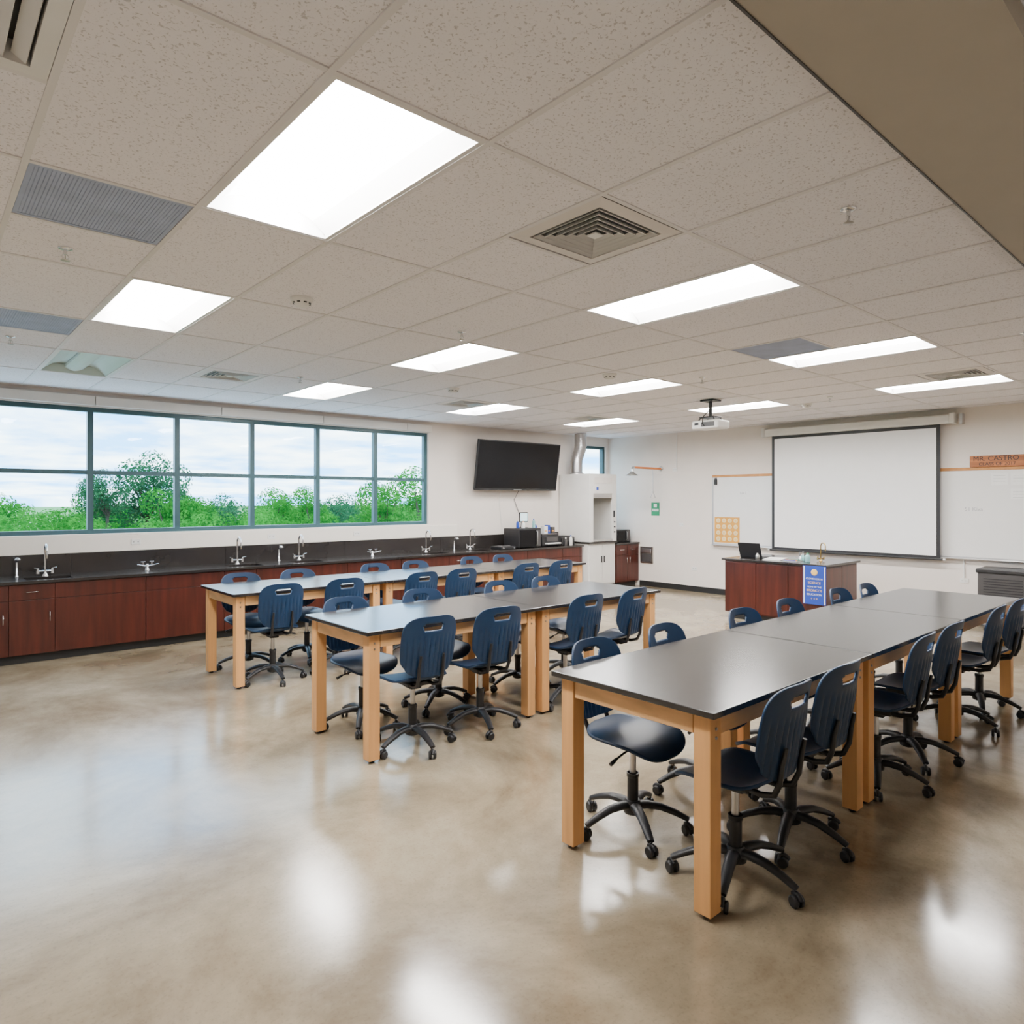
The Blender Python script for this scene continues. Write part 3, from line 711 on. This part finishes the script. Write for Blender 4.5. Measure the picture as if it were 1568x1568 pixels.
# laptop charging cart
b = MB(); x0, x1, y0, y1 = 10.95, 11.4, 1.62, 2.75
b.b2(x0, x1, y0, y1, .12, .8, M_charc, .01); b.b2(x0-.02, x1+.01, y0-.02, y1+.02, .8, .86, M_black, .015)
for k in range(14):
    for j in range(2):
        z = .25+k*.036; b.b2(x0-.004, x0, y0+.06+j*.56, y0+.5+j*.56, z, z+.014, M_black)
for j in range(10):
    b.b2(x0+.05+j*.036, x0+.064+j*.036, y1, y1+.004, .25, .74, M_black)
for x in (x0+.06, x1-.06):
    for y in (y0+.08, y1-.08): b.tube([(x, y-.015, .05), (x, y+.015, .05)], .05, M_black, 16); b.box((x, y, .105), (.05, .05, .03), M_alu)
b.tube([(x0, y0+.55, .4), (x0-.03, y0+.55, .42), (x0-.03, y0+.55, .55), (x0, y0+.55, .57)], .007, M_alu, 8)
b.obj('laptop_charging_cart', (11.2, 2.2, 0))

# ---------------------------------------------------------------- outdoors
b = MB(); b.add([(-300, 27, -3.6), (400, 27, -3.6), (400, 600, -3.6), (-300, 600, -3.6)], [(0, 1, 2, 3)], M_grass); b.obj('ground_grass')
b = MB(); b.add([(-60, YW+.3, -3.6), (80, YW+.3, -3.6), (80, 27, -3.6), (-60, 27, -3.6)], [(0, 1, 2, 3)], M_bounce); b.obj('ground_bounce_plane')  # unseen pale ground, added to bounce neutral light up to the ceiling
def crown(seed, m, airy=0):
    r = random.Random(seed)
    blobs = []
    for _ in range(16):
        while True:
            q = Vector((r.uniform(-1, 1), r.uniform(-1, 1), r.uniform(-.9, 1)))
            if q.length < 1: break
        blobs.append((q*.72, r.uniform(.22, .42)))
    b = MB(); vs = []; fs = []
    for c_, rr in blobs:
        for _ in range(int(460*(rr/.3)**2*(1-.5*airy))):
            d = Vector((r.gauss(0, 1), r.gauss(0, 1), r.gauss(0, 1))).normalized()
            q = c_+d*rr*r.uniform(.75, 1.08)
            a = Vector((r.gauss(0, 1), r.gauss(0, 1), r.gauss(0, 1))).normalized(); n = d+a*.8; a = a.cross(n).normalized(); c2 = a.cross(n).normalized()
            s = r.uniform(.022, .042); o = len(vs)
            vs += [q-a*s, q-c2*s*.5, q+a*s, q+c2*s*.5]; fs.append((o, o+1, o+2, o+3))
    b.add(vs, fs, m)
    b.tube([(0, 0, -2.4), (.03, 0, -1), (0, .02, .1)], [.07, .055, .03], M_bark, 8)
    for c_, rr in blobs[:9]: b.tube([(0, 0, -.6), c_*.5+Vector((0, 0, -.15)), c_], [.03, .02, .008], M_bark, 6)
    return b.mesh('tree')
CR = [crown(1, M_leafA), crown(2, M_leafA), crown(3, M_leafB, .3), crown(4, M_leafA)]
def tree(me, x, y, top, r, rz=1.0):
    inst('tree', me, (x, y, top-r*rz), random.uniform(0, 6), (r, r, r*rz))
tree(CR[2], 11.6, 49, 5.1, 2.9, 1.0); tree(CR[2], 9.0, 47, 3.8, 1.9); tree(CR[0], 14.2, 50, 3.0, 2.4)
tree(CR[3], 17.2, 28.5, 3.2, 2.2); tree(CR[1], 19.4, 29, 3.5, 2.4); tree(CR[0], 22, 30, 3.2, 2.4); tree(CR[2], 24.5, 31, 3.4, 2.4)
tree(CR[0], 15, 37, 2.5, 1.9); tree(CR[1], 19.5, 42, 2.7, 2.0)
for k in range(34):
    x = -16+k*1.7+random.uniform(-.4, .4); tree(random.choice([CR[0], CR[1], CR[3]]), x, 30+random.uniform(-2, 3), random.uniform(1.0, 1.6), 2.2)
for k in range(36):
    x = -25+k*2.4+random.uniform(-.7, .7); tree(random.choice(CR), x, 46+random.uniform(-3, 5), random.uniform(1.6, 2.8), 2.8)
for k in range(34):
    x = -50+k*5+random.uniform(-1, 1); tree(random.choice(CR), x, 85+random.uniform(-4, 6), random.uniform(1.5, 3.0), 4.5)

# ---------------------------------------------------------------- world
w = bpy.data.worlds.new('World'); bpy.context.scene.world = w; w.use_nodes = True
t = w.node_tree; N, L = t.nodes, t.links; bg = N['Background']
tc = N.new('ShaderNodeTexCoord'); sep = N.new('ShaderNodeSeparateXYZ'); L.new(tc.outputs['Generated'], sep.inputs[0])
ad = N.new('ShaderNodeMath'); ad.operation = 'ADD'; ad.inputs[1].default_value = .12
mxz = N.new('ShaderNodeMath'); mxz.operation = 'MAXIMUM'; mxz.inputs[1].default_value = 0
L.new(sep.outputs['Z'], mxz.inputs[0]); L.new(mxz.outputs[0], ad.inputs[0])
dx = N.new('ShaderNodeMath'); dx.operation = 'DIVIDE'; dy = N.new('ShaderNodeMath'); dy.operation = 'DIVIDE'
L.new(sep.outputs['X'], dx.inputs[0]); L.new(ad.outputs[0], dx.inputs[1]); L.new(sep.outputs['Y'], dy.inputs[0]); L.new(ad.outputs[0], dy.inputs[1])
cb = N.new('ShaderNodeCombineXYZ'); L.new(dx.outputs[0], cb.inputs[0]); L.new(dy.outputs[0], cb.inputs[1])
nz = N.new('ShaderNodeTexNoise'); nz.inputs['Scale'].default_value = 1.5; nz.inputs['Detail'].default_value = 7; nz.inputs['Roughness'].default_value = .55
L.new(cb.outputs[0], nz.inputs['Vector'])
cr = N.new('ShaderNodeValToRGB'); e = cr.color_ramp.elements
e[0].position = .38; e[0].color = (.17, .46, .88, 1); e[1].position = .62; e[1].color = (.86, .95, 1, 1)
L.new(nz.outputs['Fac'], cr.inputs[0]); L.new(cr.outputs[0], bg.inputs['Color']); bg.inputs['Strength'].default_value = 9.0

# ---------------------------------------------------------------- camera
cam = bpy.data.cameras.new('camera'); co = bpy.data.objects.new('camera', cam); C.objects.link(co)
cam.sensor_width = 36; cam.lens = 1042/1568*36; cam.shift_y = -19/1568
co.location = (0, 0, 1.8); co.rotation_euler = (pi/2, 0, math.radians(-41.53)); cam.clip_start = .05; cam.clip_end = 2000
bpy.context.scene.camera = co
